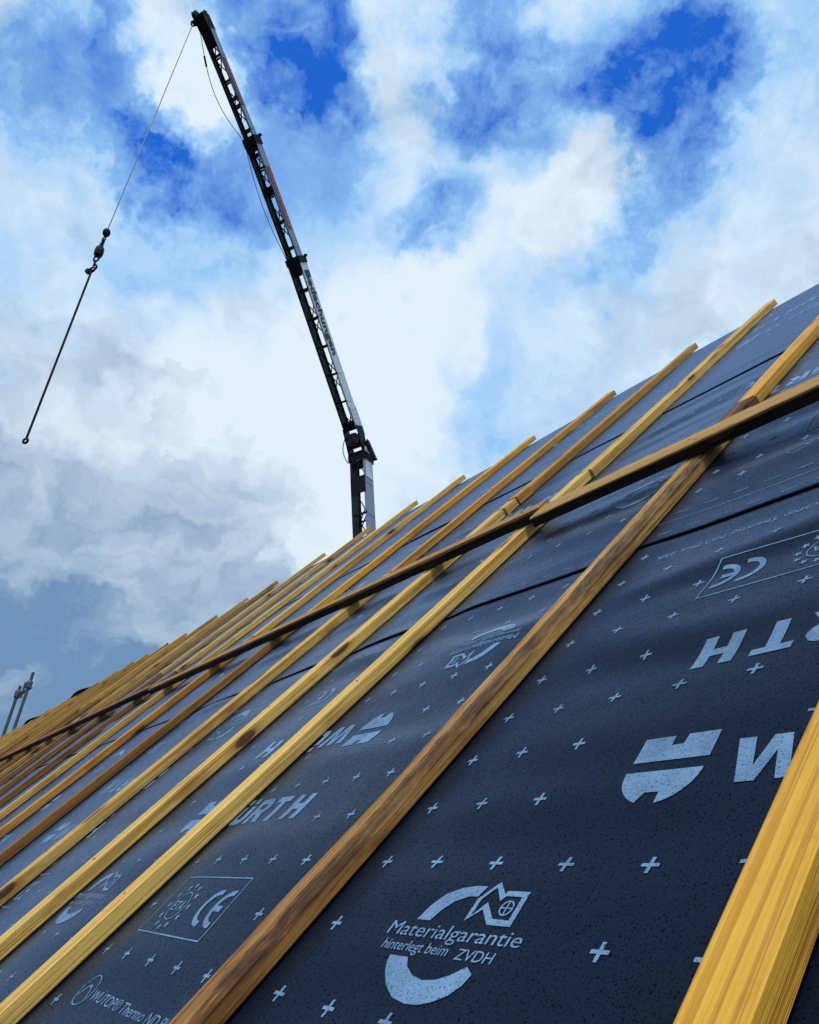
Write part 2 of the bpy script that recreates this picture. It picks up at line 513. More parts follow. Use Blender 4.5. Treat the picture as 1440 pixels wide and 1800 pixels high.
def sheet_height(k, u, v):
    v0 = SHEETS[k][0]
    z = height(u, v) + 0.0018 * k
    lift = 0.0012 + 0.0024 * np.clip(np.sin(1.9 * np.asarray(u) + 1.3 + 2 * k), 0, 1) ** 1.5
    dist = np.min(np.abs(np.asarray(u)[..., None] - UB), axis=-1)
    z = z + lift * np.exp(-np.maximum(np.asarray(v) - v0, 0) / 0.035) * np.clip(dist / 0.12, 0.12, 1.0)
    if k < len(SHEETS) - 1:                # dips under the next sheet
        z = z - 0.004 * np.clip((np.asarray(v) - SHEETS[k + 1][0]) / 0.04 + 0.3, 0, 1)
    return z


def ridge_fold(P):
    """points (u, v, z) -> roof-local points, folded over the ridge"""
    P = np.array(P, float)
    over = np.maximum(P[:, 1] - RIDGE_V, 0)
    c2 = 2 * PITCH
    out = P.copy()
    # soft nose: beyond the ridge go down the other slope
    out[:, 1] = np.where(over > 0, RIDGE_V + over * math.cos(-c2), P[:, 1])
    out[:, 2] = np.where(over > 0, P[:, 2] + over * math.sin(-c2), P[:, 2])
    return out


def roof_obj(name, P, faces, mat, parent, smooth=True):
    """P in roof coordinates; object carries the roof matrix so its local axes are u, v, n"""
    me = bpy.data.meshes.new(name)
    me.from_pydata(np.asarray(P).tolist(), [], faces)
    me.update()
    if smooth:
        me.polygons.foreach_set('use_smooth', [True] * len(me.polygons))
    me.materials.append(mat)
    o = bpy.data.objects.new(name, me)
    COL.objects.link(o)
    o.parent = parent
    return o


# ------------------------------------------------------------------ ground
def build_ground():
    bm = bmesh.new()
    n = 40
    ext = 2500
    vs = {}
    for i in range(n + 1):
        for j in range(n + 1):
            x = (i / n * 2 - 1)
            y = (j / n * 2 - 1)
            x = math.copysign(abs(x) ** 2.2, x) * ext
            y = math.copysign(abs(y) ** 2.2, y) * ext
            r = math.hypot(x + 10, y - 3)
            zz = 0.0 if r < 40 else 0.15 * math.sin(x * 0.05) + 0.15 * math.cos(y * 0.07)
            vs[i, j] = bm.verts.new((x, y, zz))
    for i in range(n):
        for j in range(n):
            bm.faces.new((vs[i, j], vs[i + 1, j], vs[i + 1, j + 1], vs[i, j + 1]))
    o = bm_obj('ground', bm, M_GROUND)
    o['kind'] = 'structure'


build_ground()

# ------------------------------------------------------------------ the house
house = thing('house', 'house under construction, steep roof covered in dark printed underlay and pine battens', 'house', F0)
house.rotation_euler = (PITCH, 0, 0)           # local axes: u along the eaves, v up the slope, n out of the roof
EAVES_V = -1.8


def roof_box(name, u0, u1, v0, v1, z0, z1, mat):
    P = [(u, v, z_) for z_ in (z0, z1) for (u, v) in ((u0, v0), (u1, v0), (u1, v1), (u0, v1))]
    fc = [(3, 2, 1, 0), (4, 5, 6, 7), (0, 1, 5, 4), (1, 2, 6, 5), (2, 3, 7, 6), (3, 0, 4, 7)]
    return roof_obj(name, P, fc, mat, house, False)


roof_box('roof_deck', U_END, U_MAX, EAVES_V, RIDGE_V - 0.03, -0.045, -0.012, M_DECK)


def to_roof(p):
    return ROOFM.inverted() @ Vector(p)


def build_shell():
    # back slope and walls, given in world coordinates
    yr = F0.y + RIDGE_V * math.cos(PITCH)
    zr = F0.z + RIDGE_V * math.sin(PITCH)
    ye = F0.y + EAVES_V * math.cos(PITCH)
    ze = F0.z + EAVES_V * math.sin(PITCH)
    yb = 2 * yr - ye
    nb = Vector((0, math.sin(PITCH), math.cos(PITCH)))
    P = []
    for off in (-0.045, -0.012):
        for u in (U_END, U_MAX):
            for y, z_ in ((yr + 0.04, zr - 0.05), (yb, ze)):
                P.append(Vector((u, y, z_)) + nb * off)
    fc = [(0, 1, 3, 2), (4, 6, 7, 5), (0, 4, 5, 1), (2, 3, 7, 6), (1, 5, 7, 3), (0, 2, 6, 4)]
    roof_obj('roof_deck', [tuple(to_roof(p)) for p in P], fc, M_DECK, house, False)
    # underlay of the back slope
    P = []
    for u in (U_END, U_MAX):
        for y, z_ in ((yr + 0.035, zr - 0.044), (yb, ze)):
            P.append(Vector((u, y, z_)) + nb * 0.001)
    roof_obj('underlay_sheet', [tuple(to_roof(p)) for p in P], [(0, 1, 3, 2)], M_MEMB, house, False)
    # walls with gables
    t = 0.3
    yf, yk = ye + 0.45, yb - 0.45
    zf = ze + 0.45 * math.tan(PITCH) - 0.10
    zt = zr - 0.15
    for u0, u1 in ((U_END + 0.3, U_END + 0.3 + t), (U_MAX - 0.3 - t, U_MAX - 0.3)):
        prof = [(yf, 0), (yk, 0), (yk, zf), (yr, zt), (yf, zf)]
        P = [Vector((u, y, z_)) for u in (u0, u1) for y, z_ in prof]
        fc = [(4, 3, 2, 1, 0), (5, 6, 7, 8, 9)] + [(i, (i + 1) % 5, 5 + (i + 1) % 5, 5 + i) for i in range(5)]
        roof_obj('wall', [tuple(to_roof(p)) for p in P], fc, M_PLASTER, house, False)
    for y0, y1 in ((yf, yf + t), (yk - t, yk)):
        P = [Vector((u, y, z_)) for z_ in (0, zf - 0.4) for u, y in ((U_END + 0.6, y0), (U_MAX - 0.6, y0), (U_MAX - 0.6, y1), (U_END + 0.6, y1))]
        fc = [(3, 2, 1, 0), (4, 5, 6, 7), (0, 1, 5, 4), (1, 2, 6, 5), (2, 3, 7, 6), (3, 0, 4, 7)]
        roof_obj('wall', [tuple(to_roof(p)) for p in P], fc, M_PLASTER, house, False)


build_shell()

# ------------------------------------------------------------------ underlay sheets
us = np.concatenate([np.arange(U_END, -10, 0.11), np.arange(-10, -4.2, 0.05), np.arange(-4.2, U_MAX + 0.001, 0.0145)])


def build_sheet(k):
    v0, v1, _ = SHEETS[k]
    vv = np.concatenate([np.linspace(v0, v0 + 0.12, 12)[:-1], np.arange(v0 + 0.12, v1, 0.0155), [v1]])
    if k == 3:
        vv = np.sort(np.concatenate([vv, [RIDGE_V - 0.004, RIDGE_V, RIDGE_V + 0.004]]))
    UU, VV = np.meshgrid(us, vv, indexing='ij')
    ZZ = sheet_height(k, UU, VV)
    # a slightly wandering lower edge
    edge = 0.004 * np.sin(UU * 1.3 + k) + 0.0025 * np.sin(UU * 4.1 + 2 * k)
    VV = VV + edge * np.exp(-(VV - v0) / 0.05)
    P = np.stack([UU.ravel(), VV.ravel(), ZZ.ravel()], 1)
    if k == 3:
        P[:, 2] += 0.004 * np.sin(P[:, 0] * 2.3) * np.exp(-((P[:, 1] - RIDGE_V) / 0.2) ** 2)
        P = ridge_fold(P)
    nu, nv = UU.shape
    idx = np.arange(nu * nv).reshape(nu, nv)
    fc = np.stack([idx[:-1, :-1], idx[1:, :-1], idx[1:, 1:], idx[:-1, 1:]], -1).reshape(-1, 4)
    # visible thickness at the lower edge
    base = len(P)
    low = P[idx[:, 0]].copy()
    low[:, 2] -= 0.0012
    P = np.concatenate([P, low])
    b = base + np.arange(nu)
    rim = np.stack([b[:-1], b[1:], idx[1:, 0], idx[:-1, 0]], -1)
    faces = fc.tolist() + rim.tolist()
    return roof_obj('underlay_sheet', P, faces, M_MEMB, house, True)


sheets = [build_sheet(k) for k in range(4)]

# ------------------------------------------------------------------ print on the sheets
def refine(tris, lim):
    out, st = [], list(tris)
    while st:
        t = st.pop()
        a, b, c = t
        la = (a[0] - b[0]) ** 2 + (a[1] - b[1]) ** 2
        lb = (b[0] - c[0]) ** 2 + (b[1] - c[1]) ** 2
        lc = (c[0] - a[0]) ** 2 + (c[1] - a[1]) ** 2
        mx = max(la, lb, lc)
        if mx < lim * lim:
            out.append(t)
            continue
        if mx == la:
            q = ((a[0] + b[0]) / 2, (a[1] + b[1]) / 2)
            st += [(a, q, c), (q, b, c)]
        elif mx == lb:
            q = ((b[0] + c[0]) / 2, (b[1] + c[1]) / 2)
            st += [(b, q, a), (q, c, a)]
        else:
            q = ((c[0] + a[0]) / 2, (c[1] + a[1]) / 2)
            st += [(c, q, b), (q, a, b)]
    return out


def poly(pts):
    tri = tessellate_polygon([[Vector((p[0], p[1], 0)) for p in pts]])
    return [tuple((pts[i][0], pts[i][1]) for i in t) for t in tri]


def arc(cx, cy, r0, r1, a0, a1, n=20):
    out = []
    for i in range(n):
        t0 = math.radians(a0 + (a1 - a0) * i / n)
        t1 = math.radians(a0 + (a1 - a0) * (i + 1) / n)
        p = [(cx + r * math.cos(t), cy + r * math.sin(t)) for r, t in ((r0, t0), (r1, t0), (r1, t1), (r0, t1))]
        out += [(p[0], p[1], p[2]), (p[0], p[2], p[3])]
    return out


def rect(x0, y0, x1, y1):
    return [((x0, y0), (x1, y0), (x1, y1)), ((x0, y0), (x1, y1), (x0, y1))]


def star(cx, cy, r):
    return poly([(cx + (r if i % 2 == 0 else r * 0.42) * math.sin(math.pi * i / 5), cy + (r if i % 2 == 0 else r * 0.42) * math.cos(math.pi * i / 5)) for i in range(10)])


def outline(pts, w, closed=True):
    out = []
    n = len(pts)
    for i in range(n if closed else n - 1):
        a, b = Vector(pts[i]).to_2d(), Vector(pts[(i + 1) % n]).to_2d()
        d = (b - a).normalized()
        nn = Vector((-d.y, d.x)) * (w / 2)
        a2 = a + d * (w / 2)
        b2 = b + d * (w / 2)
        p = [a2 - nn, b2 - nn, b2 + nn, a2 + nn]
        p = [tuple(q) for q in p]
        out += [(p[0], p[1], p[2]), (p[0], p[2], p[3])]
    return out


def text(body, x, y, height, width=None, bold=0.0, shear=0.0):
    cu = bpy.data.curves.new('lettering', 'FONT')
    cu.body = body
    cu.size = 1.0
    cu.offset = bold
    cu.shear = shear
    cu.resolution_u = 4
    o = bpy.data.objects.new('lettering', cu)
    COL.objects.link(o)
    dg = bpy.context.evaluated_depsgraph_get()
    me = bpy.data.meshes.new_from_object(o.evaluated_get(dg))
    me.calc_loop_triangles()
    co = [(v.co.x, v.co.y) for v in me.vertices]
    tr = [tuple(co[i] for i in t.vertices) for t in me.loop_triangles]
    bpy.data.objects.remove(o)
    bpy.data.meshes.remove(me)
    bpy.data.curves.remove(cu)
    xs = [p[0] for t in tr for p in t]
    x0, x1 = min(xs), max(xs)
    sy = height / 0.70                     # cap height of the font is about 0.7
    sx = sy if width is None else width / (x1 - x0)
    return [tuple((x + (p[0] - x0) * sx, y + p[1] * sy) for p in t) for t in tr]


PAT = {}                                   # kind -> triangles in the frame of the second sheet
# brand emblem: two pieces with notches
emb = poly([(-0.610, 0.639), (-0.570, 0.639), (-0.570, 0.6245), (-0.555, 0.6245), (-0.553, 0.639), (-0.514, 0.639), (-0.514, 0.601), (-0.610, 0.601)])
low = [(-0.610, 0.585)] + [(-0.562 + 0.048 * math.cos(math.radians(t)), 0.585 + 0.048 * math.sin(math.radians(t))) for t in range(188, 258, 9)]
low += [(-0.5705, 0.553), (-0.553, 0.553)]
low += [(-0.562 + 0.048 * math.cos(math.radians(t)), 0.585 + 0.048 * math.sin(math.radians(t))) for t in range(281, 360, 9)]
low += [(-0.514, 0.585)]
emb += poly(low)
PAT['brand_emblem'] = emb
# brand word, heavy upright capitals
wd = poly([(-0.487, 0.62), (-0.468, 0.62), (-0.4585, 0.578), (-0.449, 0.62), (-0.430, 0.62), (-0.4205, 0.578), (-0.411, 0.62), (-0.392, 0.62),
           (-0.409, 0.557), (-0.4295, 0.557), (-0.4395, 0.598), (-0.4495, 0.557), (-0.470, 0.557)])
x = -0.382
wd += poly([(x, 0.607), (x, 0.575), (x + 0.004, 0.564), (x + 0.014, 0.557), (x + 0.044, 0.557), (x + 0.054, 0.564), (x + 0.058, 0.575), (x + 0.058, 0.607),
            (x + 0.039, 0.607), (x + 0.039, 0.577), (x + 0.034, 0.572), (x + 0.024, 0.572), (x + 0.019, 0.577), (x + 0.019, 0.607)])
wd += rect(x + 0.006, 0.613, x + 0.022, 0.627) + rect(x + 0.036, 0.613, x + 0.052, 0.627)
x = -0.313
wd += rect(x, 0.557, x + 0.019, 0.62)
wd += poly([(x + 0.019, 0.62), (x + 0.019, 0.607), (x + 0.036, 0.607), (x + 0.041, 0.603), (x + 0.041, 0.597), (x + 0.036, 0.593), (x + 0.019, 0.593), (x + 0.019, 0.580),
            (x + 0.026, 0.580), (x + 0.040, 0.557), (x + 0.062, 0.557), (x + 0.046, 0.583), (x + 0.055, 0.589), (x + 0.060, 0.598), (x + 0.060, 0.605), (x + 0.054, 0.615), (x + 0.044, 0.62)])
x = -0.240
wd += poly([(x, 0.62), (x, 0.607), (x + 0.017, 0.607), (x + 0.017, 0.557), (x + 0.036, 0.557), (x + 0.036, 0.607), (x + 0.053, 0.607), (x + 0.053, 0.62)])
x = -0.164
wd += poly([(x, 0.557), (x + 0.019, 0.557), (x + 0.019, 0.583), (x + 0.039, 0.583), (x + 0.039, 0.557), (x + 0.058, 0.557), (x + 0.058, 0.62),
            (x + 0.039, 0.62), (x + 0.039, 0.597), (x + 0.019, 0.597), (x + 0.019, 0.62), (x, 0.62)])
PAT['brand_word'] = wd
# guarantee emblem
ga = []
ot = [(-0.780, 0.379), (-0.773, 0.397), (-0.759, 0.413), (-0.739, 0.422), (-0.719, 0.4255), (-0.703, 0.4255)]
it = [(-0.708, 0.412), (-0.721, 0.4115), (-0.739, 0.404), (-0.751, 0.392), (-0.758, 0.379)]
ga += poly(ot + it)
zo = [(-0.706, 0.382), (-0.706, 0.409), (-0.688, 0.432), (-0.671, 0.417), (-0.669, 0.421), (-0.638, 0.421), (-0.637, 0.380), (-0.670, 0.380), (-0.689, 0.397)]
zi = [(-0.700, 0.389), (-0.700, 0.409), (-0.688, 0.425), (-0.672, 0.408), (-0.668, 0.4145), (-0.645, 0.4145), (-0.644, 0.387), (-0.667, 0.387), (-0.688, 0.406)]
for i in range(9):
    j = (i + 1) % 9
    ga += [(zo[i], zo[j], zi[j]), (zo[i], zi[j], zi[i])]
ga += arc(-0.657, 0.4005, 0.0075, 0.0092, 0, 360, 16)
ga += rect(-0.6578, 0.3935, -0.6562, 0.4075) + rect(-0.6640, 0.3998, -0.6580, 0.4013) + rect(-0.6560, 0.3998, -0.6500, 0.4013)
bo = [(-0.781, 0.334), (-0.779, 0.326), (-0.772, 0.316), (-0.756, 0.302), (-0.735, 0.2915), (-0.711, 0.288), (-0.694, 0.289), (-0.677, 0.294), (-0.660, 0.303), (-0.650, 0.314), (-0.646, 0.326)]
bi = [(-0.658, 0.333), (-0.674, 0.322), (-0.689, 0.3155), (-0.707, 0.313), (-0.726, 0.316), (-0.742, 0.324), (-0.751, 0.334)]
ga += poly(bo + bi)
ga += text('Materialgarantie', -0.815, 0.3585, 0.0170, 0.205)
ga += text('hinterlegt beim', -0.806, 0.3405, 0.0125, 0.108)
ga += text('ZVDH', -0.684, 0.3385, 0.0125, 0.052)
PAT['guarantee_emblem'] = ga
# conformity mark in a frame
ce = outline([(-1.481, 0.309), (-1.233, 0.309), (-1.233, 0.421), (-1.481, 0.421)], 0.0024)
ce += arc(-1.289, 0.364, 0.0235, 0.0335, 82, 278, 18)
ce += arc(-1.2475, 0.364, 0.0235, 0.0335, 82, 278, 18) + rect(-1.2715, 0.359, -1.250, 0.369)
ce += arc(-1.4115, 0.362, 0.0255, 0.0275, -90, 270, 28)
for i in range(12):
    t = 2 * math.pi * i / 12
    ce += star(-1.4115 + 0.0405 * math.cos(t), 0.362 + 0.0405 * math.sin(t), 0.0075)
ce += text('ETA', -1.4315, 0.353, 0.018, 0.040, bold=0.006)
PAT['conformity_mark'] = ce
# product line
pr = arc(-1.4525, 0.2, 0.0245, 0.0262, 0, 360, 28)
pr += poly([(-1.4735, 0.189), (-1.456, 0.211), (-1.4525, 0.2075), (-1.449, 0.211), (-1.4315, 0.189), (-1.4335, 0.189), (-1.449, 0.2075), (-1.4525, 0.204), (-1.456, 0.2075), (-1.4715, 0.189)])
pr += text('WÜTOP® Thermo ND Plus 2SK', -1.419, 0.190, 0.0165, 0.372)
PAT['product_line'] = pr
PERIOD = 1.205
BOX = {}
for kname, tl in PAT.items():
    xs = [p[0] for t in tl for p in t]
    ys = [p[1] for t in tl for p in t]
    BOX[kname] = (min(xs), min(ys), max(xs), max(ys))
UC, VC = -1.568, 0.70


def emit(name, k, tri_uv, near_lift=0.0008):
    """triangles (u, v) lying on sheet k, as one printed part of that sheet"""
    if not len(tri_uv):
        return
    T = np.array(tri_uv, float)             # n,3,2
    ar = (T[:, 1, 0] - T[:, 0, 0]) * (T[:, 2, 1] - T[:, 0, 1]) - (T[:, 1, 1] - T[:, 0, 1]) * (T[:, 2, 0] - T[:, 0, 0])
    T = T[np.abs(ar) > 1e-10]
    ar = ar[np.abs(ar) > 1e-10]
    T[ar < 0] = T[ar < 0][:, ::-1]
    P = T.reshape(-1, 2)
    z_ = sheet_height(k, P[:, 0], P[:, 1]) + near_lift + np.clip(-P[:, 0] - 4, 0, 12) * 0.00022
    P3 = np.stack([P[:, 0], P[:, 1], z_], 1)
    if k == 3:
        P3 = ridge_fold(P3)
    fc = np.arange(len(P3)).reshape(-1, 3).tolist()
    return roof_obj(name, P3, fc, M_PRINT, sheets[k], True)


for k, (v0, v1, ph) in enumerate(SHEETS):
    boxes = []
    dv = v0 + 0.05
    vmax = SHEETS[k + 1][0] if k < 3 else RIDGE_V
    for kname, tl in PAT.items():
        near = [t for t in refine(tl, 0.016)]
        out = []
        for kk in range(-12, 3):
            for flip in (False, True):
                src_near = None
                b = BOX[kname]
                sh = kk * PERIOD + ph
                if flip:
                    bb = (2 * UC - b[2] + sh, 2 * VC - b[3] + dv, 2 * UC - b[0] + sh, 2 * VC - b[1] + dv)
                else:
                    bb = (b[0] + sh, b[1] + dv, b[2] + sh, b[3] + dv)
                if bb[2] < -13 or bb[0] > U_MAX or bb[1] > vmax + 0.02:
                    continue
                boxes.append(bb)
                src = near if bb[2] > -4.2 else tl
                A = np.array(src, float)
                if flip:
                    A = np.array([2 * UC, 2 * VC]) - A
                A = A + np.array([sh, dv])
                A = A[A[:, :, 1].max(axis=1) < vmax + 0.06]
                out.append(A)
        if out:
            emit(kname, k, np.concatenate(out))
    # laying crosses
    cr = []
    L, wq = 0.0100, 0.0021
    for iu in range(-125, 18):
        u = -0.011 + ph * 0 + iu * 0.1013
        for iv in range(-7, 7):
            v = 0.70 + dv + (iv + 0.5) * 0.0962
            if v > vmax - 0.02 or v < v0 + 0.20:
                continue
            if any(b[0] - 0.02 < u < b[2] + 0.02 and b[1] - 0.02 < v < b[3] + 0.02 for b in boxes):
                continue
            for x0, y0, x1, y1 in ((-L, -wq, L, wq), (-wq, wq, wq, L), (-wq, -L, wq, -wq)):
                cr += rect(u + x0, v + y0, u + x1, v + y1)
    o = emit('laying_cross', k, cr)
    if o:
        o['kind'] = 'stuff'
    # overlap marks along the lower edge: one thin line and two rows of dashes
    ln = []
    step = 0.05
    uu = -12.0
    while uu < U_MAX - 0.1:
        ln += rect(uu, v0 + 0.0935, uu + step, v0 + 0.0953)
        uu += step
    uu = -9.0
    while uu < U_MAX - 0.1:
        for vv_ in (0.034, 0.130):
            ln += rect(uu, v0 + vv_, uu + 0.032, v0 + vv_ + 0.0022)
        uu += 0.064
    emit('overlap_line', k, ln)

# ------------------------------------------------------------------ battens
def batten_mesh(name, length, w, t, seed, wane=0.0, bow=0.0, twist=0.0):
    """sawn timber along local x from 0 to length, bottom at z = 0, centred on y = 0"""
    r = random.Random(seed)
    n = max(6, int(length / (0.035 if wane else 0.11)))
    ph = [r.uniform(0, 6.28) for _ in range(8)]
    ch = 0.0022
    rows = []
    for i in range(n + 1):
        s = length * i / n
        by = bow * math.sin(math.pi * s / length + ph[0] * 0.1) + 0.0010 * math.sin(3.1 * s + ph[1])
        tw = twist * (s / length - 0.5)
        w2 = w / 2 + 0.0006 * math.sin(5.3 * s + ph[2])
        t2 = t + 0.0006 * math.sin(4.1 * s + ph[3])
        cl = cr = ch
        dip = 0.0
        if wane:
            nz = 0.5 + 0.5 * math.sin(6.3 * s + ph[4]) * math.sin(2.7 * s + ph[5]) + 0.35 * math.sin(23 * s + ph[6]) * math.sin(9.1 * s)
            jag = r.uniform(-1, 1)
            cl = wane * (0.55 + 0.5 * max(0, nz)) + 0.0026 * jag
            cr = wane * 0.55 * max(0.12, math.sin(3.9 * s + ph[7]) + 0.3 * math.sin(17 * s)) + 0.0008 * r.uniform(-1, 1) + 0.001
            dip = 0.0012 * jag
        sec = [(-w2 + ch, 0), (w2 - ch, 0), (w2, ch), (w2, t2 - cr * 0.8), (w2 - cr, t2), (0.10 * w2, t2 - dip), (-w2 + cl, t2 - dip * 0.4), (-w2, t2 - cl * 0.9), (-w2, ch)]
        rows.append([(s, y * math.cos(tw) - z_ * math.sin(tw) + by, z_ * math.cos(tw) + y * math.sin(tw)) for y, z_ in sec])
    m_ = len(rows[0])
    verts = [p for row in rows for p in row]
    faces = []
    for i in range(n):
        for j in range(m_):
            k2 = (j + 1) % m_
            faces.append((i * m_ + j, (i + 1) * m_ + j, (i + 1) * m_ + k2, i * m_ + k2))
    faces.append(tuple(range(m_)))
    faces.append(tuple(range(n * m_, (n + 1) * m_))[::-1])
    me = bpy.data.meshes.new(name)
    me.from_pydata(verts, [], [f[::-1] for f in faces])
    me.update()
    return me


def put_batten(name, mat, u0, v0, u1, v1, z0, z1=None, w=BW, t=BT, seed=0, tone=(1, 1, 1), label=None, **kw):
    """timber from (u0, v0) to (u1, v1) on the roof plane"""
    z1 = z0 if z1 is None else z1
    p, q = Vector((u0, v0, z0)), Vector((u1, v1, z1))
    L = (q - p).length
    me = batten_mesh(name, L, w, t, seed, **kw)
    me.materials.append(mat)
    o = bpy.data.objects.new(name, me)
    COL.objects.link(o)
    o.parent = house
    xa = (q - p).normalized()
    ya = Vector((0, 0, 1)).cross(xa).normalized()
    za = xa.cross(ya)
    mm = Matrix((xa, ya, za)).transposed().to_4x4()
    mm.translation = p
    o.matrix_local = mm
    o.color = (*tone, 1)
    if label:
        o['label'] = label
    return o


YELLOW, PALE, TAN, ORANGE, BROWN, DARKBR = (1.10, 0.90, 0.42), (1.12, 1.10, 1.25), (1.0, 0.94, 1.1), (0.86, 0.66, 0.55), (0.70, 0.58, 0.52), (0.42, 0.31, 0.30)
# per batten, nearest first (index in RIGHT_EDGES): lower tone, upper tone, joint v, tip v
SPEC = {
    3: (YELLOW, YELLOW, 3.1, 4.05),
    4: (YELLOW, YELLOW, 2.02, 4.05),
    5: (PALE, PALE, 2.107, 3.99),
    6: (PALE, BROWN, 2.16, 4.02),
    7: (TAN, ORANGE, 1.985, 3.985),
    8: (DARKBR, YELLOW, 1.965, 3.99),
    9: (ORANGE, TAN, 2.02, 3.97),
    10: (TAN, PALE, 2.25, 4.06),
    11: (DARKBR, TAN, 2.10, 4.08),
    12: (DARKBR, TAN, 2.30, 4.06),
}
for i, re in enumerate(RIGHT_EDGES):
    uc = re - BW / 2
    rr = random.Random(100 + i)
    lo, up, jv, tip = SPEC.get(i, (rr.choice([DARKBR, BROWN, DARKBR, DARKBR]), rr.choice([TAN, BROWN, BROWN, ORANGE, TAN]), rr.uniform(1.95, 2.7), rr.uniform(3.90, 4.04)))
    z0 = 0.0055
    if i == 4:
        put_batten('counter_batten', M_OLD, uc, -1.75, uc + 0.003, jv - 0.15, z0, seed=i, tone=(1, 1, 1), wane=0.013, bow=0.003,
                   label='weathered brown counter batten with a split waney edge')
        put_batten('counter_batten', M_OLD, uc + 0.002, jv - 0.148, uc + 0.004, jv, z0, seed=i + 77, tone=(0.55, 0.36, 0.32), wane=0.006, w=0.056, t=0.034,
                   label='short dark red-brown offcut of batten with an open knot')
        put_batten('counter_batten', M_WOOD, uc - 0.004, jv + 0.003, uc + 0.004, tip, z0, seed=i + 40, tone=up, bow=0.004)
        continue
    put_batten('counter_batten', M_WOOD, uc + rr.uniform(-0.003, 0.003), -1.75 + rr.uniform(-0.04, 0.04), uc + rr.uniform(-0.002, 0.002), jv, z0, seed=i, tone=lo,
               bow=rr.uniform(-0.009, 0.009), twist=rr.uniform(-0.10, 0.10))
    if i == 6:
        put_batten('counter_batten', M_WOOD, uc + 0.006, jv + 0.004, uc + 0.004, jv + 0.085, z0, seed=i + 60, tone=TAN, w=0.048)
        put_batten('counter_batten', M_WOOD, uc + 0.008, jv + 0.088, uc + 0.012, jv + 0.17, z0, seed=i + 61, tone=ORANGE, w=0.05, t=0.033)
        jv += 0.172
    put_batten('counter_batten', M_WOOD, uc + rr.uniform(-0.010, 0.010), jv + rr.uniform(0.002, 0.005), uc + rr.uniform(-0.012, 0.012), tip, z0, seed=i + 40, tone=up,
               bow=rr.uniform(-0.010, 0.010), twist=rr.uniform(-0.12, 0.12), t=BT + rr.uniform(-0.001, 0.002))

# horizontal tile battens nailed across the counter battens
ZT = 0.0055 + BT + 0.0018
put_batten('tile_batten', M_SHADEB, 1.55, 1.690, -1.505, 1.715, ZT, ZT, w=0.088, t=0.030, seed=501, tone=(0.9, 0.82, 0.75), wane=0.004, bow=-0.012,
           label='wide dark brown board laid across the counter battens, side shade and lit top painted in')
put_batten('tile_batten', M_SHADEB, -1.512, 1.762, -4.74, 1.768, ZT, ZT, w=0.050, t=0.034, seed=502, tone=(0.75, 0.64, 0.66), bow=0.004)
put_batten('tile_batten', M_SHADEB, -4.70, 1.815, -8.9, 1.800, ZT, ZT, w=0.050, t=0.034, seed=503, tone=(0.50, 0.34, 0.40), bow=-0.006)
put_batten('tile_batten', M_SHADEB, -8.92, 1.800, -13.1, 1.800, ZT, ZT, w=0.050, t=0.034, seed=504, tone=(0.42, 0.28, 0.32))
put_batten('tile_batten', M_SHADEB, -13.11, 1.800, -17.1, 1.800, ZT, ZT, w=0.050, t=0.034, seed=505, tone=(0.42, 0.28, 0.32))
put_batten('tile_batten', M_SHADEB, -17.11, 1.800, -19.55, 1.800, ZT, ZT, w=0.050, t=0.034, seed=506, tone=(0.42, 0.28, 0.32))

# screws through the crossings and nail heads along the counter battens
def head_mesh():
    bm = bmesh.new()
    lathe(bm, Vector((0, 0, -0.001)), (0, 0, 1), [(0, 0.0036), (0.0014, 0.0036), (0.002, 0.0026)], 8)
    me = bpy.data.meshes.new('screw_head')
    bmesh.ops.recalc_face_normals(bm, faces=bm.faces[:])
    bm.to_mesh(me)
    bm.free()
    me.materials.append(M_SCREW)
    return me


HEAD = head_mesh()


def put_screw(u, v, z_):
    o = bpy.data.objects.new('screw_head', HEAD)
    COL.objects.link(o)
    o.parent = house
    o.location = (u, v, z_)


rs = random.Random(21)
for re in RIGHT_EDGES[2:11]:
    uc = re - BW / 2
    vb = 1.705 if uc > -1.5 else (1.765 if uc > -4.7 else 1.812)
    tt = ZT + (0.030 if uc > -1.5 else 0.034)
    for du, dv_ in ((-0.012, 0.012), (0.013, -0.012)):
        put_screw(uc + du, vb + dv_, tt)
    for v in ((2.75, 3.35) if uc > -1.2 else (0.42, 1.03, 2.75, 3.35)):
        put_screw(uc + rs.uniform(-0.012, 0.012), v + rs.uniform(-0.08, 0.08), 0.0055 + BT)

# loose flaps of underlay standing up behind the ridge
for uf, wf, hf in ((-12.2, 1.2, 0.05), (-15.3, 1.2, 0.045)):
    P, fc = [], []
    n = 14
    for i in range(n + 1):
        t = i / n
        hh = hf * (math.sin(math.pi * min(1, t * 1.15)) ** 0.7 if t < 0.87 else max(0.05, 1 - (t - 0.6) * 2.3))
        for j in range(4):
            P.append((uf - wf * t, RIDGE_V + 0.03 - 0.03 * j, -0.02 + hh * j / 3 + 0.05 * (j > 0)))
    for i in range(n):
        for j in range(3):
            fc.append((i * 4 + j, (i + 1) * 4 + j, (i + 1) * 4 + j + 1, i * 4 + j + 1))
    roof_obj('underlay_flap', P, fc, M_BLACK, house)

# ------------------------------------------------------------------ the crane
P_HINGE = Vector((-15.173, 7.337, 16.538))
P_S12 = Vector((-14.199, 4.510, 19.657))
P_S23 = Vector((-13.534, 2.595, 21.576))
P_TIP = Vector((-12.975, 0.843, 23.215))
BOOM_S = Vector((0.9165, 0.3920, 0.0795))        # outward normal of the lettered side
MAST_TOP = Vector((-15.2207, 7.5708, 16.2266))
MAST_A = Vector((-0.10384, -0.15371, 0.98264))
MAST_S = Vector((0.89066, 0.42535, 0.16066))
MAST_FOOT = MAST_TOP - MAST_A * (14.9 / MAST_A.z)

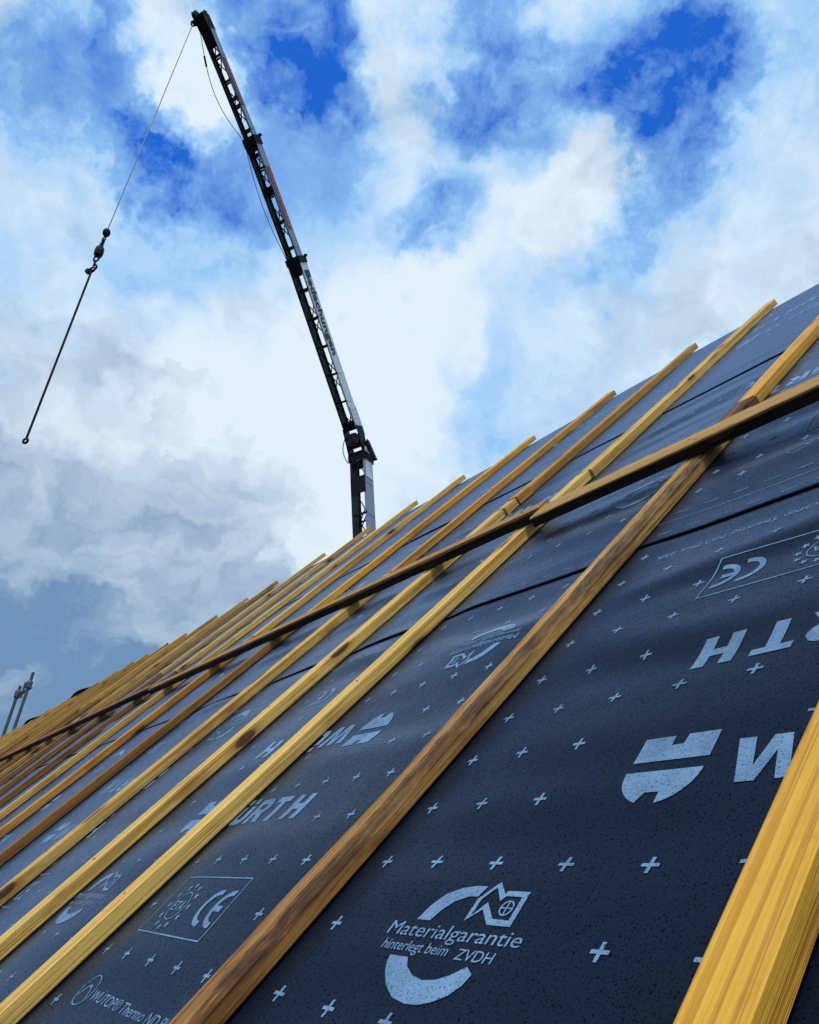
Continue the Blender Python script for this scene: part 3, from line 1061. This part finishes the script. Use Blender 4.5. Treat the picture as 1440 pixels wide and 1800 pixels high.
crane = thing('truck_crane', 'tall folding lattice crane boom with dark underside and grey lettered side', 'crane', (MAST_FOOT.x, MAST_FOOT.y, 0))


def box_section(name, p, q, s, w, hgt, m_side, pitch=0.75, gusset=(), parent=crane, seed=1):
    """open box girder: two sheet side panels, flanged edges, rungs and diagonals on the two open faces"""
    a, s, t = frame(q - p, s)                    # t points away from the open underside
    L = (q - p).length
    o = bpy.data.objects.new(name, None)
    COL.objects.link(o)
    o.parent = parent
    o.location = Vector(p) - parent_loc(parent)
    for sg in (-1, 1):
        bm = bmesh.new()
        c = s * (sg * w / 2)
        beam(bm, p + c, q + c, s, 0.012, hgt - 0.04)
        for u_ in (-1, 1):                       # flanges, folded inwards
            f_ = c + t * (u_ * (hgt / 2 - 0.012)) - s * (sg * 0.017)
            beam(bm, p + f_, q + f_, s, 0.046, 0.018)
        k = int(L / pitch)
        for i in range(1, k):                    # pressed stiffeners on the outside
            c2 = p + a * (L * i / k) + s * (sg * (w / 2 + 0.008))
            beam(bm, c2 - t * (hgt / 2 - 0.03), c2 + t * (hgt / 2 - 0.03), a, 0.035, 0.01)
        bm_obj('side_panel', bm, m_side if sg > 0 else M_DARK, o)
    bm = bmesh.new()
    rr = random.Random(seed)
    k = max(2, int(L / pitch))
    for i in range(k + 1):
        for u_ in (-1, 1):
            c2 = p + a * (L * i / k) + t * (u_ * (hgt / 2 - 0.012))
            beam(bm, c2 - s * (w / 2), c2 + s * (w / 2), a, 0.05 if u_ < 0 else 0.035, 0.03)
            if i < k:
                c3 = p + a * (L * (i + 1) / k) + t * (u_ * (hgt / 2 - 0.02))
                sg = 1 if (i + (u_ > 0)) % 2 else -1
                bar(bm, c2 - s * (sg * w / 2), c3 + s * (sg * w / 2), 0.014, 5)
    for g0, g1 in gusset:                        # closed plates on the underside
        c2 = p + a * (L * (g0 + g1) / 2) - t * (hgt / 2 + 0.004)
        beam(bm, c2 - a * (L * (g1 - g0) / 2), c2 + a * (L * (g1 - g0) / 2), s, w, 0.012)
    bm_obj('cross_bracing', bm, M_BLACK, o)
    return o, a, s, t, L


def collar(p, a, s, t, w, hgt, ln, parent):
    bm = bmesh.new()
    for sg in (-1, 1):
        beam(bm, p + s * (sg * w / 2) - a * ln / 2, p + s * (sg * w / 2) + a * ln / 2, s, 0.03, hgt)
        beam(bm, p + t * (sg * hgt / 2) - a * ln / 2, p + t * (sg * hgt / 2) + a * ln / 2, s, w + 0.03, 0.03)
    bm_obj('collar', bm, M_BLACK, parent)
    bm = bmesh.new()
    c = p + s * (w / 2 + 0.03) + t * hgt * 0.45 + a * ln * 0.5
    lathe(bm, c, t, [(-0.03, 0.035), (0.04, 0.035)], 10)
    bm_obj('guide_roller', bm, M_BLACK, parent)


W1, H1 = 0.345, 0.30
s1, A1, S1, T1, L1 = box_section('boom_section', P_HINGE + (P_S12 - P_HINGE).normalized() * 0.20, P_S12, BOOM_S, W1, H1, M_GREY, 0.62, ((0.0, 0.05), (0.93, 1.0)), seed=2)
collar(P_S12, A1, S1, T1, W1 + 0.012, H1 + 0.012, 0.16, s1)
s2, A2, S2, T2, L2 = box_section('boom_section', P_S12 - (P_S23 - P_S12).normalized() * 0.3, P_S23, BOOM_S, W1 * 0.88, H1 * 0.78, M_BLUEGREY, 0.60, ((0.92, 1.0), (0.60, 0.66)), seed=3)
collar(P_S23, A2, S2, T2, W1 * 0.88 + 0.012, H1 * 0.78 + 0.012, 0.20, s2)
s3, A3, S3, T3, L3 = box_section('boom_section', P_S23 - (P_TIP - P_S23).normalized() * 0.3, P_TIP, BOOM_S, W1 * 0.78, H1 * 0.58, M_BLUEGREY, 0.55, ((0.86, 1.0), (0.44, 0.47)), seed=4)


def side_text(body, sec, p, a, s, t, w, start, size, width, mat, bold=0.03, reverse=True):
    """flat lettering on the side panel, reading from the tip towards the hinge"""
    tl = text(body, 0, 0, size, width, bold)
    xs = -a if reverse else a
    ys = t
    V_, Fc = [], []
    for tri in tl:
        b0 = len(V_)
        for x_, y_ in tri:
            V_.append(p + a * start + xs * x_ + ys * (y_ - size * 0.42) + s * (w / 2 + 0.0175))
        n_ = (V_[b0 + 1] - V_[b0]).cross(V_[b0 + 2] - V_[b0])
        Fc.append((b0, b0 + 1, b0 + 2) if n_.dot(s) > 0 else (b0, b0 + 2, b0 + 1))
    o = mesh_obj('lettering', V_, Fc, mat, sec)
    o.data.transform(Matrix.Translation(-parent_loc(sec)))
    return o


side_text('Bedachungen', s1, P_HINGE, A1, S1, T1, W1, (P_S12 - P_HINGE).length - 0.26, 0.20, 2.06, M_INK, 0.03)


def red_band(sec, p, a, s, t, w, hgt, d0, d1, seed):
    """weathered red lettering band, too faded to read: a backing stripe and broken strokes"""
    r = random.Random(seed)
    bm = bmesh.new()
    c = p + s * (w / 2 + 0.015)
    beam(bm, c + a * d0, c + a * d1, s, 0.004, hgt * 0.62)
    bm_obj('painted_band', bm, M_RED, sec)
    bm = bmesh.new()
    d = d0 + 0.06
    c = p + s * (w / 2 + 0.019)
    while d < d1 - 0.12:
        ln = r.uniform(0.05, 0.10)
        k = r.choice([0, 1, 2])
        if r.random() < 0.86:
            for j in range(2):
                off = t * ((j - 0.5) * hgt * 0.30)
                beam(bm, c + off + a * d, c + off + a * (d + ln * (0.4 if k == j else 1)), s, 0.004, hgt * 0.09)
            if k:
                beam(bm, c - t * hgt * 0.16 + a * (d + ln * 0.4), c + t * hgt * 0.16 + a * (d + ln * 0.4), a, 0.022, 0.0042)
        d += ln + 0.03
    bm_obj('worn_strokes', bm, M_PINK, sec)['kind'] = 'stuff'


red_band(s2, P_S12, A2, S2, T2, W1 * 0.88, H1 * 0.78, 0.72, 2.18, 5)
red_band(s3, P_S23, A3, S3, T3, W1 * 0.78, H1 * 0.58, 0.78, 1.85, 6)

def ring0(bm, c, r, rt, ax, ay, n=14):
    tube(bm, [c + ax * (r * math.cos(2 * math.pi * i / n)) + ay * (r * math.sin(2 * math.pi * i / n)) for i in range(n)], rt, 6, True)


# boom head with the sheaves
bm = bmesh.new()
hd = P_TIP
for sg in (-1, 1):
    pts = [hd - T3 * 0.125, hd + A3 * 0.33 - T3 * 0.15, hd + A3 * 0.42 - T3 * 0.02, hd + A3 * 0.32 + T3 * 0.10, hd + T3 * 0.125]
    V0 = [bm.verts.new(q_ + S3 * (sg * W1 * 0.36 - 0.01)) for q_ in pts]
    V1 = [bm.verts.new(q_ + S3 * (sg * W1 * 0.36 + 0.01)) for q_ in pts]
    bm.faces.new(V0)
    bm.faces.new(V1[::-1])
    for i in range(5):
        bm.faces.new((V0[i], V0[(i + 1) % 5], V1[(i + 1) % 5], V1[i]))
beam(bm, hd + A3 * 0.12 - T3 * 0.10 - S3 * W1 * 0.36, hd + A3 * 0.12 - T3 * 0.10 + S3 * W1 * 0.36, A3, 0.2, 0.02)
beam(bm, hd + A3 * 0.30 + T3 * 0.02 - S3 * W1 * 0.36, hd + A3 * 0.30 + T3 * 0.02 + S3 * W1 * 0.36, A3, 0.22, 0.10)
bm_obj('boom_head', bm, M_BLACK, crane)
HOOKP = Vector((-13.06, 0.500, 23.235))
bm = bmesh.new()
lathe(bm, hd + A3 * 0.40 - T3 * 0.02 - S3 * 0.17, S3, [(0, 0.10), (0.015, 0.12), (0.05, 0.10), (0.085, 0.12), (0.10, 0.10)], 18)
bm_obj('sheave', bm, M_BLACK, crane)
# outrigger arm carrying the rope guide
bm = bmesh.new()
A_ = hd + A3 * 0.40 - S3 * 0.12
B_ = HOOKP + Vector((0, 0, 0.04))
C_ = hd + A3 * 0.24 - S3 * 0.12 - T3 * 0.06
bar(bm, A_, B_, 0.028, 6)
bar(bm, B_, C_, 0.034, 6)
ring0(bm, B_, 0.05, 0.018, A3, S3)
ring0(bm, B_ * 0.45 + C_ * 0.55, 0.045, 0.018, A3, S3)
bm_obj('rope_guide', bm, M_BLACK, crane)

# mast below the knee joint
m_, Am, Sm, Tm, Lm = box_section('mast', MAST_FOOT, MAST_TOP - MAST_A * 0.10, MAST_S, 0.40, 0.375, M_BLUEGREY, 0.80, ((0.985, 1.0), (0.925, 0.955)), seed=8)
collar(MAST_TOP - MAST_A * 0.22, Am, Sm, Tm, 0.43, 0.40, 0.20, m_)
bm = bmesh.new()
c = MAST_TOP - MAST_A * 0.25 + Sm * 0.213
beam(bm, c - MAST_A * 0.55, c + MAST_A * 0.28, Sm, 0.012, 0.30)
bm_obj('cheek_plate', bm, M_GREY, m_)
# knee: drum, cheeks, lug
bm = bmesh.new()
KN = (P_HINGE + MAST_TOP) / 2
for sg in (-1, 1):
    c = KN + Sm * (sg * 0.19)
    beam(bm, c - MAST_A * 0.25, c + A1 * 0.42, Sm, 0.025, 0.30)
beam(bm, KN - Tm * 0.17 - MAST_A * 0.20, KN - Tm * 0.17 + MAST_A * 0.02, Sm, 0.40, 0.05)
bm_obj('knee_joint', bm, M_BLACK, crane)
bm = bmesh.new()
lathe(bm, KN - Tm * 0.20 - Sm * 0.0, -Tm, [(0, 0.16), (0.02, 0.19), (0.06, 0.19), (0.07, 0.12), (0.09, 0.12), (0.10, 0.05)], 22)
bm_obj('knee_drum', bm, M_DARK, crane)
bm = bmesh.new()
c = P_HINGE + A1 * 0.30 + S1 * (W1 / 2 + 0.02)
beam(bm, c - A1 * 0.34, c + A1 * 0.42, S1, 0.014, 0.30)
for i in range(4):
    for j in range(2):
        lathe(bm, c + A1 * (0.02 + 0.11 * i) + T1 * (-0.06 + 0.13 * j), S1, [(0, 0.018), (0.02, 0.018)], 8)
bm_obj('knee_plate', bm, M_GREY, crane)
bm = bmesh.new()
c = KN + Sm * 0.24 + Tm * 0.05
q0, q1 = c + MAST_A * 0.10, c - MAST_A * 0.52 + Sm * 0.20
V0 = [bm.verts.new(v_) for v_ in (q0 - Tm * 0.03, q1 - Tm * 0.03, q1 - Sm * 0.10 - Tm * 0.03, q0 - Sm * 0.04 - MAST_A * 0.12 - Tm * 0.03)]
V1 = [bm.verts.new(v_.co + Tm * 0.12) for v_ in V0]
bm.faces.new(V0)
bm.faces.new(V1[::-1])
for i in range(4):
    bm.faces.new((V0[i], V0[(i + 1) % 4], V1[(i + 1) % 4], V1[i]))
bm_obj('luffing_lever', bm, M_BLACK, crane)
bm = bmesh.new()
c = KN - Sm * 0.24 - Tm * 0.1
tube(bm, [c + MAST_A * (0.35 - 0.85 * i / 12) - Sm * (0.13 * math.sin(math.pi * i / 12)) for i in range(13)], 0.012, 5)
bm_obj('hydraulic_hose', bm, M_CABLE, crane)
# carrier hidden behind the house
bm = bmesh.new()
c = MAST_FOOT
beam(bm, c + Vector((-2.6, 0, 0.75)), c + Vector((3.2, 0, 0.75)), Vector((0, 1, 0)), 2.0, 0.35)
bm_obj('chassis', bm, M_DARK, crane)
bm = bmesh.new()
lathe(bm, c + Vector((0, 0, 0.92)), (0, 0, 1), [(0, 0.6), (0.25, 0.6), (0.3, 0.45), (0.7, 0.4)], 24)
bm_obj('slewing_base', bm, M_GREY, crane)
for dx in (-1.8, 2.2):
    for dy in (-0.95, 0.95):
        bm = bmesh.new()
        lathe(bm, c + Vector((dx, dy - 0.14, 0.45)), (0, 1, 0), [(0, 0.36), (0.03, 0.45), (0.25, 0.45), (0.28, 0.36)], 22)
        bm_obj('wheel', bm, M_TYRE, crane)
        bm = bmesh.new()
        ox = 0.5 if dx > 0 else -0.5
        beam(bm, c + Vector((dx + ox, 0, 0.62)), c + Vector((dx + ox, dy * 2.6, 0.62)), Vector((1, 0, 0)), 0.16, 0.16)
        lathe(bm, c + Vector((dx + ox, dy * 2.6, 0.0)), (0, 0, 1), [(0, 0.25), (0.05, 0.25), (0.06, 0.06), (0.62, 0.06)], 12)
        bm_obj('outrigger', bm, M_GREY, crane)

# ropes of the crane
P_BALL = Vector((-13.077, 0.458, 16.851))
P_END = Vector((-12.984, 0.491, 12.146))
bm = bmesh.new()
bar(bm, B_ + Vector((-0.02, 0, -0.05)), P_BALL, 0.011, 6)
bm_obj('hoist_rope', bm, M_CABLE, crane)
bm = bmesh.new()
d1 = [P_TIP - S3 * 0.20 + A3 * 0.05, P_S23 - S2 * 0.20 + A2 * 0.1, P_S12 - S1 * 0.22 + A1 * 0.05]
pts = []
for i in range(25):
    t_ = i / 24
    pts.append(d1[0].lerp(d1[1], t_) - S3 * (0.20 * math.sin(math.pi * t_)) + Vector((0, 0, -0.1 * math.sin(math.pi * t_))))
for i in range(1, 25):
    t_ = i / 24
    pts.append(d1[1].lerp(d1[2], t_) - S2 * (0.13 * math.sin(math.pi * t_)))
tube(bm, pts, 0.009, 5)
bm_obj('control_cable', bm, M_CABLE, crane)
bm = bmesh.new()
bar(bm, pts[4], pts[6], 0.024, 6)
bm_obj('cable_weight', bm, M_BLACK, crane)

# ------------------------------------------------------------------ hook tackle and sling
DR = (P_END - P_BALL).normalized()
DS = Vector((0.7, 0.6, 0.25))
DS = (DS - DR * DS.dot(DR)).normalized()
DT = DR.cross(DS)
hook = thing('hook_tackle', 'black headache ball, swivel and shackles hanging from the crane rope', 'crane hook', P_BALL)


def ring(bm, c, r, rt, ax, ay, sx=1.0, sy=1.0, n=16):
    tube(bm, [c + ax * (r * sx * math.cos(2 * math.pi * i / n)) + ay * (r * sy * math.sin(2 * math.pi * i / n)) for i in range(n)], rt, 6, True)


bm = bmesh.new()
lathe(bm, P_BALL - DR * 0.02, DR, [(0, 0.025), (0.02, 0.055), (0.07, 0.072), (0.12, 0.066), (0.16, 0.04), (0.19, 0.018)], 14)
bm_obj('weight_ball', bm, M_BLACK, hook)
for i, (d_, r_) in enumerate(((0.225, 0.042), (0.285, 0.036), (0.345, 0.036), (0.405, 0.05))):
    bm = bmesh.new()
    ring(bm, P_BALL + DR * d_, r_, 0.014, DR, DS if i % 2 == 0 else DT, 1.15, 0.75)
    bm_obj('chain_link', bm, M_BLACK, hook)
bm = bmesh.new()
lathe(bm, P_BALL + DR * 0.43, DR, [(0, 0.05), (0.04, 0.075), (0.13, 0.085), (0.21, 0.075), (0.24, 0.04)], 12)
bm_obj('swivel', bm, M_BLACK, hook)
bm = bmesh.new()
ring(bm, P_BALL + DR * 0.72, 0.07, 0.017, DR, DS, 1.0, 0.8)
bm_obj('shackle', bm, M_BLACK, hook)
bm = bmesh.new()
hp = [P_BALL + DR * (0.77 + 0.13 * t_) for t_ in (0, 0.5, 1)]
hc = P_BALL + DR * 0.95
hp += [hc + DR * (0.075 * math.cos(q_)) * -1 + DS * (0.075 * math.sin(q_)) for q_ in [x_ * 0.35 for x_ in range(1, 13)]]
tube(bm, hp, 0.020, 7)
bm_obj('hook', bm, M_BLACK, hook)
sling = thing('chain_sling', 'long straight black sling hanging from the crane hook, ring at its lower end', 'sling', P_BALL + DR * 1.0)
bm = bmesh.new()
bar(bm, P_BALL + DR * 1.0, P_END - DR * 0.05, 0.020, 8)
bm_obj('sling_leg', bm, M_BLACK, sling)
bm = bmesh.new()
ring(bm, P_BALL + DR * 1.0, 0.055, 0.017, DR, DS)
bm_obj('master_link', bm, M_BLACK, sling)
bm = bmesh.new()
lathe(bm, P_BALL + DR * 1.03 - DS * 0.075 - DT * 0.03, DT, [(0, 0.05), (0.06, 0.05)], 12)
bm_obj('shortening_clutch', bm, M_BLACK, sling)
bm = bmesh.new()
ring(bm, P_END, 0.042, 0.020, DR, DS)
bm_obj('end_ring', bm, M_BLACK, sling)

# ------------------------------------------------------------------ scaffold at the far gable
sc_ = thing('scaffold', 'pair of grey scaffold poles with couplers rising beyond the far end of the ridge', 'scaffold', (-20.437, 2.917, 0))
for (x_, y_, z_) in ((-20.437, 2.917, 10.374), (-20.66, 2.78, 10.05)):
    bm = bmesh.new()
    bar(bm, (x_, y_, 0), (x_, y_, z_), 0.036, 12)
    bm_obj('standard_pole', bm, M_STEEL, sc_)
for (x_, y_, z_) in ((-20.437, 2.917, 10.08), (-20.66, 2.78, 9.86)):
    bm = bmesh.new()
    lathe(bm, (x_, y_, z_ - 0.09), (0, 0, 1), [(0, 0.055), (0.03, 0.068), (0.15, 0.068), (0.18, 0.055)], 10)
    bm_obj('coupler', bm, M_STEEL, sc_)
bm = bmesh.new()
bar(bm, (-20.35, 2.97, 10.02), (-20.70, 2.755, 9.80), 0.03, 10)
bm_obj('transom', bm, M_STEEL, sc_)
bm = bmesh.new()
bar(bm, (-20.56, 2.85, 9.78), (-20.56, 2.85, 10.14), 0.026, 10)
bm_obj('spigot', bm, M_STEEL, sc_)

# ------------------------------------------------------------------ tree beyond the gable
def tree(x_, y_, hgt, cr, seed, label):
    r = random.Random(seed)
    t_ = thing('tree', label, 'tree', (x_, y_, 0))
    bm = bmesh.new()
    base = Vector((x_, y_, 0))
    bar(bm, base, base + Vector((0.1, 0.05, hgt * 0.75)), 0.2, 8, 0.06)
    for i in range(9):
        z_ = hgt * r.uniform(0.3, 0.7)
        an = r.uniform(0, 6.28)
        bar(bm, base + Vector((0.05, 0.02, z_)), base + Vector((math.cos(an) * cr * 0.7, math.sin(an) * cr * 0.7, z_ + hgt * 0.18)), 0.06, 6, 0.02)
    bm_obj('trunk', bm, M_BARK, t_)
    V_, Fc = [], []
    for i in range(5200):
        an, b_ = r.uniform(0, 6.28), r.uniform(-1, 1)
        rad = cr * (0.55 + 0.45 * r.random() ** 0.5) * (0.8 + 0.25 * math.sin(3 * an + seed) * math.cos(4 * b_))
        c_ = base + Vector((math.cos(an) * rad * math.sqrt(1 - b_ * b_), math.sin(an) * rad * math.sqrt(1 - b_ * b_), hgt * 0.62 + b_ * rad * hgt * 0.38 / cr))
        s_ = r.uniform(0.05, 0.12)
        d_ = Vector((r.gauss(0, 1), r.gauss(0, 1), r.gauss(0, 1))).normalized()
        e_ = d_.orthogonal().normalized()
        k_ = len(V_)
        V_ += [c_ + d_ * s_, c_ + e_ * s_ * 0.6, c_ - d_ * s_, c_ - e_ * s_ * 0.6]
        Fc.append((k_, k_ + 1, k_ + 2, k_ + 3))
    o = mesh_obj('crown', V_, Fc, M_LEAF, t_)
    o.data.transform(Matrix.Translation(-base))


tree(-34.2, 4.9, 11.35, 2.4, 4, 'leafy green tree top showing over the far end of the roof ridge')
